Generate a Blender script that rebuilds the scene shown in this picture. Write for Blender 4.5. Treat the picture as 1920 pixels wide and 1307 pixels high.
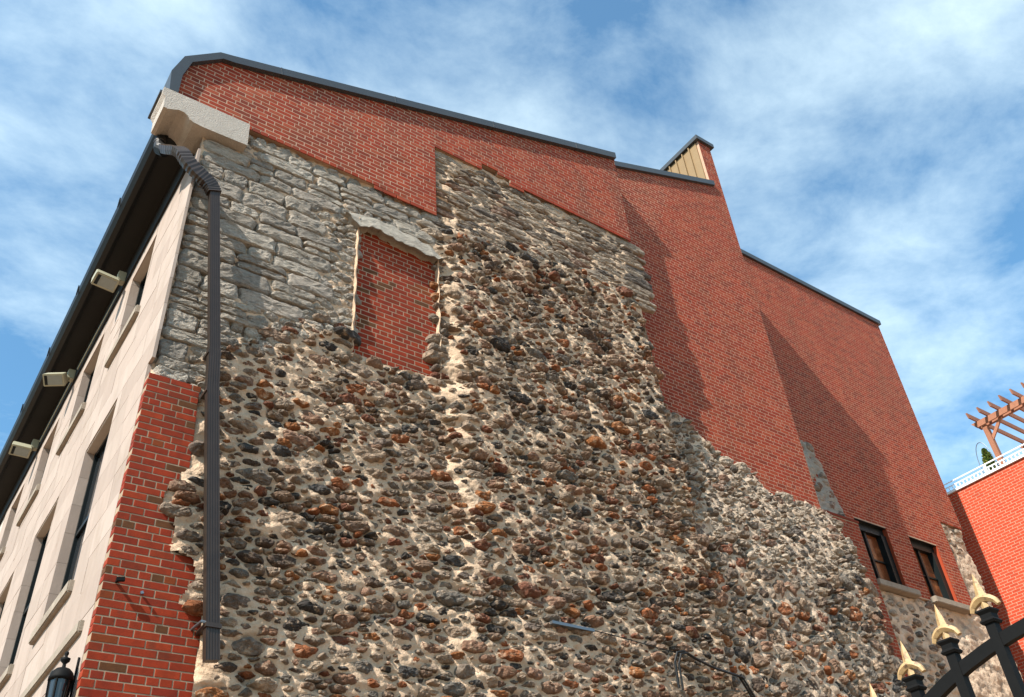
import bpy, bmesh, math, random
import numpy as np
from mathutils import Vector, Matrix

for o in list(bpy.data.objects): bpy.data.objects.remove(o)
S = bpy.context.scene
COL = S.collection
random.seed(7); RNG = np.random.default_rng(11)

# ------------------------------------------------------------------ camera
CAM = np.array([-1.374, -7.2, 1.6])
FPX = 1704.75
RW = np.array([[0.8188923896, -0.5699292289, -0.0677932758],
               [0.3082607519, 0.5363745598, -0.7856701855],
               [0.4841389915, 0.6224813295, 0.6149198577]])
cd = bpy.data.cameras.new('camera'); cam = bpy.data.objects.new('camera', cd); COL.objects.link(cam)
r, u, b = RW[0], -RW[1], -RW[2]
cam.matrix_world = Matrix(((r[0], u[0], b[0], CAM[0]), (r[1], u[1], b[1], CAM[1]), (r[2], u[2], b[2], CAM[2]), (0, 0, 0, 1)))
cd.sensor_width = 36.0; cd.lens = FPX / 1920 * 36.0
cd.clip_start = 0.05; cd.clip_end = 3000
S.camera = cam

# ------------------------------------------------------------------ light
SUN = Vector((1.0, 0.30, -1.0)).normalized()          # the way the light travels
sd = bpy.data.lights.new('sun', 'SUN'); sd.energy = 5.0; sd.angle = math.radians(0.5); sd.color = (1.0, 0.93, 0.83)
so = bpy.data.objects.new('sun', sd); COL.objects.link(so)
so.rotation_euler = SUN.to_track_quat('-Z', 'Y').to_euler(); so.location = (-20, -10, 30)

W = bpy.data.worlds.new('World'); S.world = W; W.use_nodes = True
nt = W.node_tree; nt.nodes.clear(); N = nt.nodes.new; L = nt.links.new
out = N('ShaderNodeOutputWorld'); bg = N('ShaderNodeBackground'); bg.inputs['Strength'].default_value = 0.092
sky = N('ShaderNodeTexSky'); sky.sky_type = 'NISHITA'; sky.sun_disc = False
sky.sun_elevation = math.asin(-SUN.z); sky.sun_rotation = math.atan2(-SUN.x, -SUN.y)
sky.air_density = 1.0; sky.dust_density = 0.6; sky.ozone_density = 1.6
tc = N('ShaderNodeTexCoord'); sep = N('ShaderNodeSeparateXYZ'); L(tc.outputs['Generated'], sep.inputs[0])
zz = N('ShaderNodeMath'); zz.operation = 'MAXIMUM'; L(sep.outputs[2], zz.inputs[0]); zz.inputs[1].default_value = 0.06
dx = N('ShaderNodeMath'); dx.operation = 'DIVIDE'; L(sep.outputs[0], dx.inputs[0]); L(zz.outputs[0], dx.inputs[1])
dy = N('ShaderNodeMath'); dy.operation = 'DIVIDE'; L(sep.outputs[1], dy.inputs[0]); L(zz.outputs[0], dy.inputs[1])
cmb = N('ShaderNodeCombineXYZ'); L(dx.outputs[0], cmb.inputs[0]); L(dy.outputs[0], cmb.inputs[1])
mp = N('ShaderNodeMapping'); L(cmb.outputs[0], mp.inputs[0]); mp.inputs['Scale'].default_value = (1.0, 1.25, 1); mp.inputs['Rotation'].default_value = (0, 0, 0.7)
mp.inputs['Location'].default_value = (3.1, 1.4, 0)
n1 = N('ShaderNodeTexNoise'); L(mp.outputs[0], n1.inputs['Vector']); n1.inputs['Scale'].default_value = 3.6; n1.inputs['Detail'].default_value = 10; n1.inputs["Roughness"].default_value = 0.62; n1.inputs['Distortion'].default_value = 0.15
n2 = N('ShaderNodeTexNoise'); L(mp.outputs[0], n2.inputs['Vector']); n2.inputs['Scale'].default_value = 1.3; n2.inputs['Detail'].default_value = 3
ad = N('ShaderNodeMath'); ad.operation = 'ADD'; L(n1.outputs['Fac'], ad.inputs[0]); L(n2.outputs['Fac'], ad.inputs[1])
cr = N('ShaderNodeValToRGB'); cr.color_ramp.elements[0].position = 0.41; cr.color_ramp.elements[0].color = (.04, .04, .04, 1)
cr.color_ramp.elements[1].position = 0.76; cr.color_ramp.elements[1].color = (0.82, 0.82, 0.82, 1)
half = N('ShaderNodeMath'); half.operation = 'MULTIPLY'; half.inputs[1].default_value = 0.5; L(ad.outputs[0], half.inputs[0]); L(half.outputs[0], cr.inputs[0])
mix = N('ShaderNodeMix'); mix.data_type = 'RGBA'; L(cr.outputs[0], mix.inputs['Factor']); hs = N('ShaderNodeMix'); hs.data_type = 'RGBA'; hs.blend_type = 'MULTIPLY'; hs.inputs['Factor'].default_value = 1.0; L(sky.outputs[0], hs.inputs[6]); hs.inputs[7].default_value = (0.73, 1.31, 1.44, 1)
L(hs.outputs[2], mix.inputs[6]); mix.inputs[7].default_value = (7.4, 8.9, 9.2, 1)
L(mix.outputs[2], bg.inputs['Color']); L(bg.outputs[0], out.inputs[0])

vs = S.view_settings; vs.view_transform = 'Standard'; vs.look = 'None'; vs.gamma = 1.0; vs.exposure = 0.95; vs.use_curve_mapping = False
S.cycles.max_bounces = 6

# ------------------------------------------------------------------ materials
def mat(name, cols, noise=0.25, nscale=6.0, bump=0.3, bscale=40.0, bdist=0.01, rough=0.85, rand=False, metal=0.0, tint=None, tscale=2.0, squash=None, spec=0.3, interp='LINEAR', hsv=0.0):
    m = bpy.data.materials.new(name); m.use_nodes = True
    nt = m.node_tree; N = nt.nodes.new; L = nt.links.new
    p = nt.nodes['Principled BSDF']; p.inputs['Roughness'].default_value = rough; p.inputs['Metallic'].default_value = metal
    p.inputs['Specular IOR Level'].default_value = spec
    g = N('ShaderNodeNewGeometry'); vec = g.outputs['Position']
    if squash:
        mp = N('ShaderNodeMapping'); mp.inputs['Scale'].default_value = squash; L(vec, mp.inputs[0]); vec = mp.outputs[0]
    rnd = None
    if rand:
        oi = N('ShaderNodeObjectInfo'); a = N('ShaderNodeMath'); a.operation = 'ADD'; L(oi.outputs['Random'], a.inputs[0]); L(g.outputs['Random Per Island'], a.inputs[1])
        f = N('ShaderNodeMath'); f.operation = 'FRACT'; L(a.outputs[0], f.inputs[0]); rnd = f.outputs[0]
    if len(cols) == 1:
        c = N('ShaderNodeRGB'); c.outputs[0].default_value = (*cols[0], 1); col = c.outputs[0]
    else:
        cr = N('ShaderNodeValToRGB'); e = cr.color_ramp.elements; cr.color_ramp.interpolation = interp
        n = len(cols)
        for i, cc in enumerate(cols):
            pos = i / n if interp == 'CONSTANT' else i / (n - 1)
            if i < 2: el = e[i]; el.position = pos
            else: el = e.new(pos)
            el.color = (*cc, 1)
        if rnd: L(rnd, cr.inputs[0])
        else:
            t = N('ShaderNodeTexNoise'); t.inputs['Scale'].default_value = tscale; t.inputs['Detail'].default_value = 6; L(vec, t.inputs['Vector'])
            k = N('ShaderNodeMapRange'); k.inputs[1].default_value = 0.3; k.inputs[2].default_value = 0.7; L(t.outputs['Fac'], k.inputs[0]); L(k.outputs[0], cr.inputs[0])
        col = cr.outputs[0]
    if tint:
        t = N('ShaderNodeTexNoise'); t.inputs['Scale'].default_value = tscale; t.inputs['Detail'].default_value = 8; t.inputs['Roughness'].default_value = 0.65; L(vec, t.inputs['Vector'])
        k = N('ShaderNodeMapRange'); k.inputs[1].default_value = tint[1]; k.inputs[2].default_value = tint[2]; L(t.outputs['Fac'], k.inputs[0])
        mx = N('ShaderNodeMix'); mx.data_type = 'RGBA'; L(k.outputs[0], mx.inputs['Factor']); L(col, mx.inputs[6]); mx.inputs[7].default_value = (*tint[0], 1); col = mx.outputs[2]
    if noise:
        t = N('ShaderNodeTexNoise'); t.inputs['Scale'].default_value = nscale; t.inputs['Detail'].default_value = 10; t.inputs['Roughness'].default_value = 0.7; L(vec, t.inputs['Vector'])
        k = N('ShaderNodeMapRange'); k.inputs[1].default_value = 0.25; k.inputs[2].default_value = 0.75; k.inputs[3].default_value = 1 - noise; k.inputs[4].default_value = 1 + noise; L(t.outputs['Fac'], k.inputs[0])
        h = N('ShaderNodeHueSaturation'); L(k.outputs[0], h.inputs['Value']); L(col, h.inputs['Color']); col = h.outputs[0]
    L(col, p.inputs['Base Color'])
    if bump:
        t = N('ShaderNodeTexNoise'); t.inputs['Scale'].default_value = bscale; t.inputs['Detail'].default_value = 8; t.inputs['Roughness'].default_value = 0.65; L(vec, t.inputs['Vector'])
        bp = N('ShaderNodeBump'); bp.inputs['Strength'].default_value = bump; bp.inputs['Distance'].default_value = bdist; L(t.outputs['Fac'], bp.inputs['Height']); L(bp.outputs[0], p.inputs['Normal'])
    return m

BR = [(0.240, 0.028, 0.0086), (0.260, 0.032, 0.0094), (0.206, 0.024, 0.0078), (0.270, 0.040, 0.0125), (0.225, 0.030, 0.0109), (0.171, 0.023, 0.0086), (0.255, 0.031, 0.0094), (0.216, 0.035, 0.0109), (0.279, 0.052, 0.0211)]
M = {}
M['brick_orange'] = mat('brick_orange', [(0.199, 0.018, 0.0028), (0.223, 0.022, 0.0035), (0.170, 0.015, 0.0028), (0.233, 0.026, 0.0042), (0.209, 0.021, 0.0035), (0.160, 0.029, 0.0042), (0.223, 0.022, 0.0035), (0.189, 0.018, 0.0035), (0.209, 0.020, 0.0035), (0.179, 0.017, 0.0028), (0.228, 0.025, 0.0042), (0.194, 0.023, 0.0042), (0.087, 0.030, 0.0084), (0.204, 0.019, 0.0035), (0.218, 0.022, 0.0042), (0.184, 0.018, 0.0028), (0.199, 0.021, 0.0035), (0.150, 0.018, 0.0035)], .3, 9, .5, 120, .004, .9, rand=True, interp='CONSTANT', tint=((.07, .022, .01), .56, .85), tscale=5)
M['brick_upper'] = mat('brick_upper', BR, .22, 5, .3, 110, .002, .9, rand=True, interp='CONSTANT', tint=((.12, .036, .02), .46, .80), tscale=1.3, squash=(1.6, 1.6, .5))
M['brick_wing'] = mat('brick_wing', BR, .2, 3, .2, 90, .002, .9, rand=True, interp='CONSTANT', tint=((.16, .034, .014), .5, .82), tscale=1.0, squash=(1.6, 1.6, .4))
M['brick_red'] = mat('brick_red', [(.40, .048, .017), (.43, .052, .019), (.37, .045, .017), (.41, .056, .023)], .12, 3, .2, 90, .003, .9, rand=True, interp='CONSTANT')
M['mortar'] = mat('mortar', [(.29, .215, .145)], .35, 8, .4, 90, .004, .95)
M['mortar_pink'] = mat('mortar_pink', [(.40, .26, .18)], .2, 6, .3, 90, .003, .95)
M['mortar_cream'] = mat('mortar_cream', [(.60, .43, .295), (.50, .355, .24), (.66, .485, .34)], .25, 7, .8, 42, .03, .95, tint=((.25, .18, .12), .56, .8), tscale=3.2)
M['mortar_gray'] = mat('mortar_gray', [(.44, .325, .23), (.51, .38, .275), (.35, .26, .185)], .3, 7, .8, 40, .025, .95, tint=((.16, .14, .12), .52, .75), tscale=2.6)
M['stone_rubble'] = mat('stone_rubble', [(.20, .130, .088), (.15, .112, .088), (.25, .085, .032), (.28, .20, .14), (.045, .037, .032), (.21, .115, .072), (.16, .13, .105), (.26, .10, .034), (.23, .17, .125), (.085, .058, .043), (.26, .15, .10), (.16, .062, .035), (.33, .25, .18), (.19, .145, .11), (.06, .054, .05), (.22, .13, .085), (.25, .185, .135), (.14, .12, .10), (.19, .125, .088)],
                        .6, 16, 1.0, 42, .05, .9, rand=True, interp='CONSTANT', tint=((.52, .37, .25), .53, .72), tscale=13)
M['stone_flat'] = mat('stone_flat', [(.23, .175, .13), (.15, .118, .092), (.29, .228, .17), (.18, .13, .094), (.34, .27, .205), (.10, .08, .066), (.25, .188, .135), (.19, .11, .074), (.31, .245, .185)],
                      .5, 14, 1.0, 42, .03, .88, rand=True, interp='CONSTANT', tint=((.38, .32, .26), .5, .75), tscale=7, squash=(1, 1, 2.2))
M['stone_gray'] = mat('stone_gray', [(0.396, 0.342, 0.2800), (0.340, 0.294, 0.2400), (0.442, 0.385, 0.3150), (0.377, 0.323, 0.2650), (0.414, 0.356, 0.2950), (0.294, 0.257, 0.2150), (0.460, 0.404, 0.3350)],
                      .5, 18, 1.0, 38, .06, .92, rand=True, interp='CONSTANT', tint=((.12, .11, .10), .56, .76), tscale=8, squash=(1, 1, 2.2))
M['limestone'] = mat('limestone', [(0.331, 0.260, 0.2166), (0.299, 0.233, 0.1928), (0.350, 0.279, 0.2346), (0.308, 0.242, 0.2004), (0.336, 0.266, 0.2213)], .12, 3, .25, 30, .006, .85, rand=True, interp='CONSTANT', tint=((.24, .18, .135), .52, .85), tscale=1.6, squash=(1.5, 1.5, .6))
M['joint_white'] = mat('joint_white', [(.46, .40, .345)], .1, 5, .2, 60, .004, .95)
M['sill_stone'] = mat('sill_stone', [(.22, .18, .14), (.28, .235, .185)], .25, 9, .5, 50, .01, .9)
M['cast_stone'] = mat('cast_stone', [(.43, .38, .33), (.37, .33, .285)], .14, 14, .9, 60, .02, .9)
M['cement'] = mat('cement', [(.36, .32, .265), (.27, .24, .20), (.42, .375, .31)], .28, 8, .9, 26, .03, .95, tint=((.16, .145, .125), .55, .8), tscale=3, squash=(1, 1, 2.5))
M['cap_metal'] = mat('cap_metal', [(.036, .040, .044)], .12, 3, 0, rough=.42, metal=0.0, spec=.5)
M['black_metal'] = mat('black_metal', [(.006, .006, .006)], .1, 5, 0, rough=.5, spec=.22)
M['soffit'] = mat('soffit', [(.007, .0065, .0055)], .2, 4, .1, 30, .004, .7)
M['brown_metal'] = mat('brown_metal', [(.034, .023, .017)], .25, 7, .05, 60, .002, rough=.4, spec=.4)
M['iron'] = mat('iron', [(.005, .005, .005)], .2, 30, .25, 160, .002, rough=.65, spec=.10)
M['gold'] = mat('gold', [(.36, .23, .10), (.44, .29, .14)], .2, 40, .3, 150, .002, rough=.55, tint=((.10, .055, .03), .52, .70), tscale=38, spec=.5)
M['beige'] = mat('beige', [(.30, .285, .20)], .08, 8, 0, rough=.5, spec=.4)
M['lens'] = mat('lens', [(.20, .215, .19)], .1, 20, 0, rough=.15, spec=.6)
M['steel'] = mat('steel', [(.16, .18, .20)], .1, 20, 0, rough=.35, metal=.7)
M['frame_dark'] = mat('frame_dark', [(.006, .009, .0095)], .1, 5, 0, rough=.4, spec=.2)
M['glass_dark'] = mat('glass_dark', [(.02, .022, .024)], 0, bump=0, rough=.06, spec=.6)
M['pane_brick_reflection'] = mat('pane_brick_reflection', [(.19, .055, .018), (.12, .034, .012), (.25, .085, .03)], .35, 5, 0, rough=.18, spec=.35, tscale=5)  # reflection of brickwork opposite, painted into the pane colour
M['siding'] = mat('siding', [(.22, .145, .07)], .08, 3, 0, rough=.6)
M['white'] = mat('white', [(.78, .80, .82)], .04, 3, 0, rough=.6)
M['wood'] = mat('wood', [(.24, .10, .055), (.30, .13, .075)], .2, 6, .3, 60, .006, .75, rand=True, squash=(4, 4, 1))
M['leaf'] = mat('leaf', [(.05, .10, .012), (.11, .14, .015), (.035, .075, .012), (.16, .15, .02), (.07, .11, .015)], .25, 20, 0, rough=.6, rand=True, interp='CONSTANT')
M['ground'] = mat('ground', [(.27, .175, .105), (.22, .145, .09)], .2, 2, .3, 60, .006, .95, tscale=.6)
M['rubber'] = mat('rubber', [(.006, .006, .006)], 0, bump=0, rough=.45)
M['roof'] = mat('roof', [(.05, .05, .055)], .2, 2, 0, rough=.8)

# ------------------------------------------------------------------ helpers
def link(name, me, parent=None, m=None):
    o = bpy.data.objects.new(name, me); COL.objects.link(o)
    if parent: o.parent = parent
    if m and me is not None and not me.materials: me.materials.append(m)
    return o
def tag(o, label, cat, group=None):
    o['label'] = label; o['category'] = cat
    if group: o['group'] = group
    return o
def empty(name, loc=(0, 0, 0)):
    o = bpy.data.objects.new(name, None); COL.objects.link(o); o.location = loc; o.empty_display_size = .2
    return o
def keep_at(o, parent):           # parent without moving (parents are only translated)
    o.parent = parent; o.location = Vector(o.location) - ploc(parent)
    return o
class MB:
    def __init__(s): s.v = []; s.f = []
    def add(s, vs, fs):
        k = len(s.v); s.v += [tuple(map(float, p)) for p in vs]; s.f += [tuple(i + k for i in f) for f in fs]
    def box(s, x0, x1, y0, y1, z0, z1):
        s.add([(x0, y0, z0), (x1, y0, z0), (x1, y1, z0), (x0, y1, z0), (x0, y0, z1), (x1, y0, z1), (x1, y1, z1), (x0, y1, z1)],
              [(3, 2, 1, 0), (4, 5, 6, 7), (0, 1, 5, 4), (1, 2, 6, 5), (2, 3, 7, 6), (3, 0, 4, 7)])
    def prism(s, pts, w0, w1, fn):      # polygon (a,b) extruded from w0 to w1 through fn(a,b,w)
        n = len(pts); s.add([fn(a, b, w0) for a, b in pts] + [fn(a, b, w1) for a, b in pts],
              [tuple(range(n)), tuple(range(2 * n - 1, n - 1, -1))] + [(i, i + n, (i + 1) % n + n, (i + 1) % n) for i in range(n)])
    def beam(s, p, q, w, h, up=(0, 0, 1)):
        p, q = Vector(p), Vector(q); d = (q - p).normalized(); a = d.cross(Vector(up)).normalized() * (w / 2); c = a.cross(d).normalized() * (h / 2)
        s.add([p - a - c, p + a - c, p + a + c, p - a + c, q - a - c, q + a - c, q + a + c, q - a + c],
              [(3, 2, 1, 0), (4, 5, 6, 7), (0, 1, 5, 4), (1, 2, 6, 5), (2, 3, 7, 6), (3, 0, 4, 7)])
    def tube(s, path, rad, n=10, prof=None, cap=True, up=None):
        P = [Vector(p) for p in path]; rings = []; ref = Vector(up) if up else None
        for i, p in enumerate(P):
            t = (P[min(i + 1, len(P) - 1)] - P[max(i - 1, 0)]).normalized()
            if ref is None: ref = Vector((0, 0, 1)) if abs(t.z) < .9 else Vector((0, 1, 0))
            a = (ref - t * ref.dot(t)).normalized(); ref = a; c = t.cross(a)
            rr = rad[i] if isinstance(rad, (list, tuple)) else rad
            pr = prof or [(math.cos(2 * math.pi * k / n), math.sin(2 * math.pi * k / n)) for k in range(n)]
            rings.append([p + a * (x * rr) + c * (y * rr) for x, y in pr])
        m = len(rings[0]); vs = [v for rg in rings for v in rg]; fs = []
        for i in range(len(P) - 1):
            for k in range(m): fs.append((i * m + k, i * m + (k + 1) % m, (i + 1) * m + (k + 1) % m, (i + 1) * m + k))
        if cap: fs += [tuple(range(m - 1, -1, -1)), tuple(range((len(P) - 1) * m, len(P) * m))]
        s.add(vs, fs)
    def lathe(s, prof, c, n=16):
        vs = []; fs = []
        for rr, z in prof:
            for k in range(n): vs.append((c[0] + rr * math.cos(2 * math.pi * k / n), c[1] + rr * math.sin(2 * math.pi * k / n), c[2] + z))
        for i in range(len(prof) - 1):
            for k in range(n): fs.append((i * n + k, i * n + (k + 1) % n, (i + 1) * n + (k + 1) % n, (i + 1) * n + k))
        fs += [tuple(range(n - 1, -1, -1)), tuple(range((len(prof) - 1) * n, len(prof) * n))]
        s.add(vs, fs)
    def obj(s, name, m, parent=None, smooth=False, bevel=0):
        me = bpy.data.meshes.new(name); me.from_pydata(s.v, [], s.f); me.materials.append(m)
        if bevel:
            bm = bmesh.new(); bm.from_mesh(me); bmesh.ops.bevel(bm, geom=bm.edges[:], offset=bevel, segments=2, affect='EDGES'); bm.to_mesh(me); bm.free()
        if smooth:
            me.polygons.foreach_set('use_smooth', [True] * len(me.polygons))
        o = bpy.data.objects.new(name, me); COL.objects.link(o)
        if parent: keep_at(o, parent)
        return o
def np_mesh(name, V, F, m, smooth=False):
    me = bpy.data.meshes.new(name); V = np.ascontiguousarray(V, dtype=np.float32); F = np.ascontiguousarray(F, dtype=np.int32); k = F.shape[1]
    me.vertices.add(len(V)); me.vertices.foreach_set('co', V.ravel())
    me.loops.add(F.size); me.loops.foreach_set('vertex_index', F.ravel())
    me.polygons.add(len(F)); me.polygons.foreach_set('loop_start', np.arange(0, F.size, k, dtype=np.int32))
    try: me.polygons.foreach_set('loop_total', np.full(len(F), k, dtype=np.int32))
    except Exception: pass
    me.polygons.foreach_set('use_smooth', np.full(len(F), bool(smooth)))
    me.update(calc_edges=True); me.validate(); me.materials.append(m)
    return me
def hash2(i, j, s):
    h = np.sin(i * 127.1 + j * 311.7 + s * 74.7) * 43758.5453
    return h - np.floor(h)
def vnoise(x, y, s=0):
    i = np.floor(x); j = np.floor(y); fx = x - i; fy = y - j; fx = fx * fx * (3 - 2 * fx); fy = fy * fy * (3 - 2 * fy)
    a = hash2(i, j, s); b = hash2(i + 1, j, s); c = hash2(i, j + 1, s); d = hash2(i + 1, j + 1, s)
    return a + (b - a) * fx + (c - a) * fy + (a - b - c + d) * fx * fy
def fbm(x, y, s=0, o=4):
    t = 0; a = .5
    for k in range(o): t = t + a * vnoise(x, y, s + k); x = x * 2.03; y = y * 2.03; a *= .5
    return t - .5 * (1 - .5 ** o)
def sm(a, b, x):
    t = np.clip((x - a) / (b - a), 0, 1); return t * t * (3 - 2 * t)
def px(P):
    c = RW @ (np.asarray(P) - CAM); return c[0] / c[2] * FPX + 960, c[1] / c[2] * FPX + 653.5
def inframe(P, mrg=25):
    x, y = px(P); return -mrg < x < 1920 + mrg and -mrg < y < 1307 + mrg

# ---- brickwork: courses clipped to a polygon by scan line
def intervals(poly, z):
    xs = []
    for (a, b), (c, d) in zip(poly, poly[1:] + poly[:1]):
        if (b <= z < d) or (d <= z < b): xs.append(a + (z - b) * (c - a) / (d - b))
    xs.sort(); return list(zip(xs[::2], xs[1::2]))
CH, BL, JT = .0677, .2032, .0105
def lay(poly, holes=(), z0=0.0, off=0.0, header=6, rng=None):
    zs = [p[1] for p in poly]; k0 = int(math.floor((min(zs) - z0) / CH)); k1 = int(math.ceil((max(zs) - z0) / CH)); res = []
    for k in range(k0, k1):
        za = z0 + k * CH; zm = za + CH / 2; hd = header and k % header == 0
        ln = BL / 2 if hd else BL; st = off + (BL / 2 if (k % 2 and not hd) else 0) + (BL / 4 if hd else 0)
        iv = intervals(poly, zm)
        for hp in holes:
            for (h0, h1) in intervals(hp, zm):
                niv = []
                for a, b in iv:
                    if h1 <= a or h0 >= b: niv.append((a, b)); continue
                    if h0 > a: niv.append((a, h0))
                    if h1 < b: niv.append((h1, b))
                iv = niv
        for a, b in iv:
            i = int(math.floor((a - st) / ln))
            while st + i * ln < b:
                ua = max(a, st + i * ln); ub = min(b, st + (i + 1) * ln); i += 1
                if ub - ua > .03: res.append((ua + JT / 2, ub - JT / 2, za + JT / 2, za + CH - JT / 2))
    return res
_bm = {}
def brick_me(l, h, d, m):
    key = (round(l, 3), round(h, 3), d, m.name)
    if key not in _bm:
        c = .0022; mb = MB()
        mb.add([(-l / 2, 0, -h / 2), (l / 2, 0, -h / 2), (l / 2, 0, h / 2), (-l / 2, 0, h / 2),
                (-l / 2, -d + c, -h / 2), (l / 2, -d + c, -h / 2), (l / 2, -d + c, h / 2), (-l / 2, -d + c, h / 2),
                (-l / 2 + c, -d, -h / 2 + c), (l / 2 - c, -d, -h / 2 + c), (l / 2 - c, -d, h / 2 - c), (-l / 2 + c, -d, h / 2 - c)],
               [(8, 9, 10, 11), (4, 5, 9, 8), (5, 6, 10, 9), (6, 7, 11, 10), (7, 4, 8, 11), (0, 1, 5, 4), (1, 2, 6, 5), (2, 3, 7, 6), (3, 0, 4, 7)])
        me = bpy.data.meshes.new('brick'); me.from_pydata(mb.v, [], mb.f); me.materials.append(m); _bm[key] = me
    return _bm[key]
def brick_wall(parent, name, poly, m, mm, y, nind, holes=(), z0=0, off=0, header=6, proud=.0012, back=None, thick=.12, seed=1, ind_depth=.02, backing=True):
    rg = random.Random(seed)
    mb = MB()
    if backing:
        mb.prism(back or poly, 0, thick, lambda a, b, w: (a, y + w, b)) if not holes else hole_wall(mb, poly, holes, y, thick)
        wall = mb.obj(name, mm, parent)
    else: wall = parent
    bs = lay(poly, holes, z0, off, header)
    bs = [q for q in bs if inframe(((q[0] + q[1]) / 2, y, (q[2] + q[3]) / 2), 60)]
    def size(q):
        a = px((q[0], y, q[2])); c = px((q[1], y, q[3])); return -abs((a[0] - c[0]) * (a[1] - c[1]))
    bs.sort(key=size)
    for q in bs[:nind]:
        o = link('brick', brick_me(q[1] - q[0], q[3] - q[2], ind_depth, m), wall)
        wl = wall.location if False else Vector((0, 0, 0))
        j = rg.uniform(-.3, .3) * proud
        o.location = Vector(((q[0] + q[1]) / 2, y + ind_depth - proud + j, (q[2] + q[3]) / 2)) - ploc(wall)
        o.rotation_euler = (rg.uniform(-.004, .004), rg.uniform(-.004, .004), rg.uniform(-.003, .003))
    rest = bs[nind:]
    if rest:
        q = np.array(rest); n = len(q); d = .01; pr = proud + RNG.uniform(-.3, .3, n) * proud; yb = np.full(n, y + d); yf = y - pr; t = RNG.uniform(-.00015, .00015, (n, 2))
        V = np.zeros((n, 8, 3))
        for i, (ui, zi) in enumerate(((0, 2), (1, 2), (1, 3), (0, 3))):
            V[:, i] = np.stack([q[:, ui], yb, q[:, zi]], 1); V[:, i + 4] = np.stack([q[:, ui], yf + t[:, 0] * (1 if ui else -1), q[:, zi]], 1)
        F = np.array([(4, 5, 6, 7), (0, 1, 5, 4), (1, 2, 6, 5), (2, 3, 7, 6), (3, 0, 4, 7)])
        Fa = (F[None] + (np.arange(n) * 8)[:, None, None]).reshape(-1, 4)
        o = link('bricks_beyond', np_mesh('bricks', V.reshape(-1, 3), Fa, m), wall); o['kind'] = 'stuff'; o.location = -ploc(wall)
    return wall
def ploc(o):
    v = Vector((0, 0, 0))
    while o is not None: v += o.location; o = o.parent
    return v
def hole_wall(mb, poly, holes, y, thick):
    # rectangle wall with rectangular holes, as cells
    us = sorted({p[0] for p in poly} | {p[0] for h in holes for p in h}); zs = sorted({p[1] for p in poly} | {p[1] for h in holes for p in h})
    u0, u1 = min(p[0] for p in poly), max(p[0] for p in poly); z0, z1 = min(p[1] for p in poly), max(p[1] for p in poly)
    for a, b in zip(us, us[1:]):
        for c, d in zip(zs, zs[1:]):
            m = ((a + b) / 2, (c + d) / 2)
            if any(min(p[0] for p in h) < m[0] < max(p[0] for p in h) and min(p[1] for p in h) < m[1] < max(p[1] for p in h) for h in holes): continue
            mb.box(a, b, y, y + thick, c, d)

# ---- stones
def clip_half(P, n, c):
    out_ = []
    for i in range(len(P)):
        a, b_ = P[i], P[(i + 1) % len(P)]; da = a[0] * n[0] + a[1] * n[1] - c; db = b_[0] * n[0] + b_[1] * n[1] - c
        if da <= 0: out_.append(a)
        if (da < 0 < db) or (db < 0 < da):
            t = da / (da - db); out_.append((a[0] + (b_[0] - a[0]) * t, a[1] + (b_[1] - a[1]) * t))
    return out_
def fitted(keep, u0, u1, z0, z1, asp, radii, seed, gap=(.006, .018)):
    # power diagram of darts thrown from large to small; z stretched by asp so stones lie flat
    rg = np.random.default_rng(seed); S_ = np.zeros((0, 3))
    for rad, tries in radii:
        C = np.stack([rg.uniform(u0, u1, tries), rg.uniform(z0, z1, tries) * asp, rad * rg.uniform(.85, 1.2, tries)], 1)
        for c in C:
            if not keep(c[0], c[1] / asp): continue
            if len(S_):
                d = np.hypot(S_[:, 0] - c[0], S_[:, 1] - c[1])
                if (d < .93 * (S_[:, 2] + c[2])).any(): continue
            S_ = np.vstack([S_, c])
    res = []
    for i in range(len(S_)):
        p = S_[i]; d = np.hypot(S_[:, 0] - p[0], S_[:, 1] - p[1]); nb = np.argsort(d)[1:20]; R_ = p[2] * 1.9
        P = [(p[0] + R_ * math.cos(a), p[1] + R_ * math.sin(a)) for a in np.linspace(0, 2 * math.pi, 12, endpoint=False) + rg.uniform(0, 1)]
        for j in nb:
            qd = S_[j]; n = (qd[0] - p[0], qd[1] - p[1]); c = ((qd[0] ** 2 + qd[1] ** 2 - qd[2] ** 2) - (p[0] ** 2 + p[1] ** 2 - p[2] ** 2)) / 2
            P = clip_half(P, n, c)
            if len(P) < 3: break
        if len(P) < 3: continue
        P = np.array(P); P[:, 1] /= asp; c = P.mean(0)
        g_ = rg.uniform(*gap); w = np.abs(P - c).mean(); P = c + (P - c) * max(.55, 1 - g_ / max(w, .01))
        ck = rg.uniform(.10, .24)
        for _ in range(1 if rg.random() < .75 else 2): P = np.stack([(1 - ck) * P + ck * np.roll(P, -1, 0), ck * P + (1 - ck) * np.roll(P, -1, 0)], 1).reshape(-1, 2)
        res.append(P)
    return res
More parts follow.
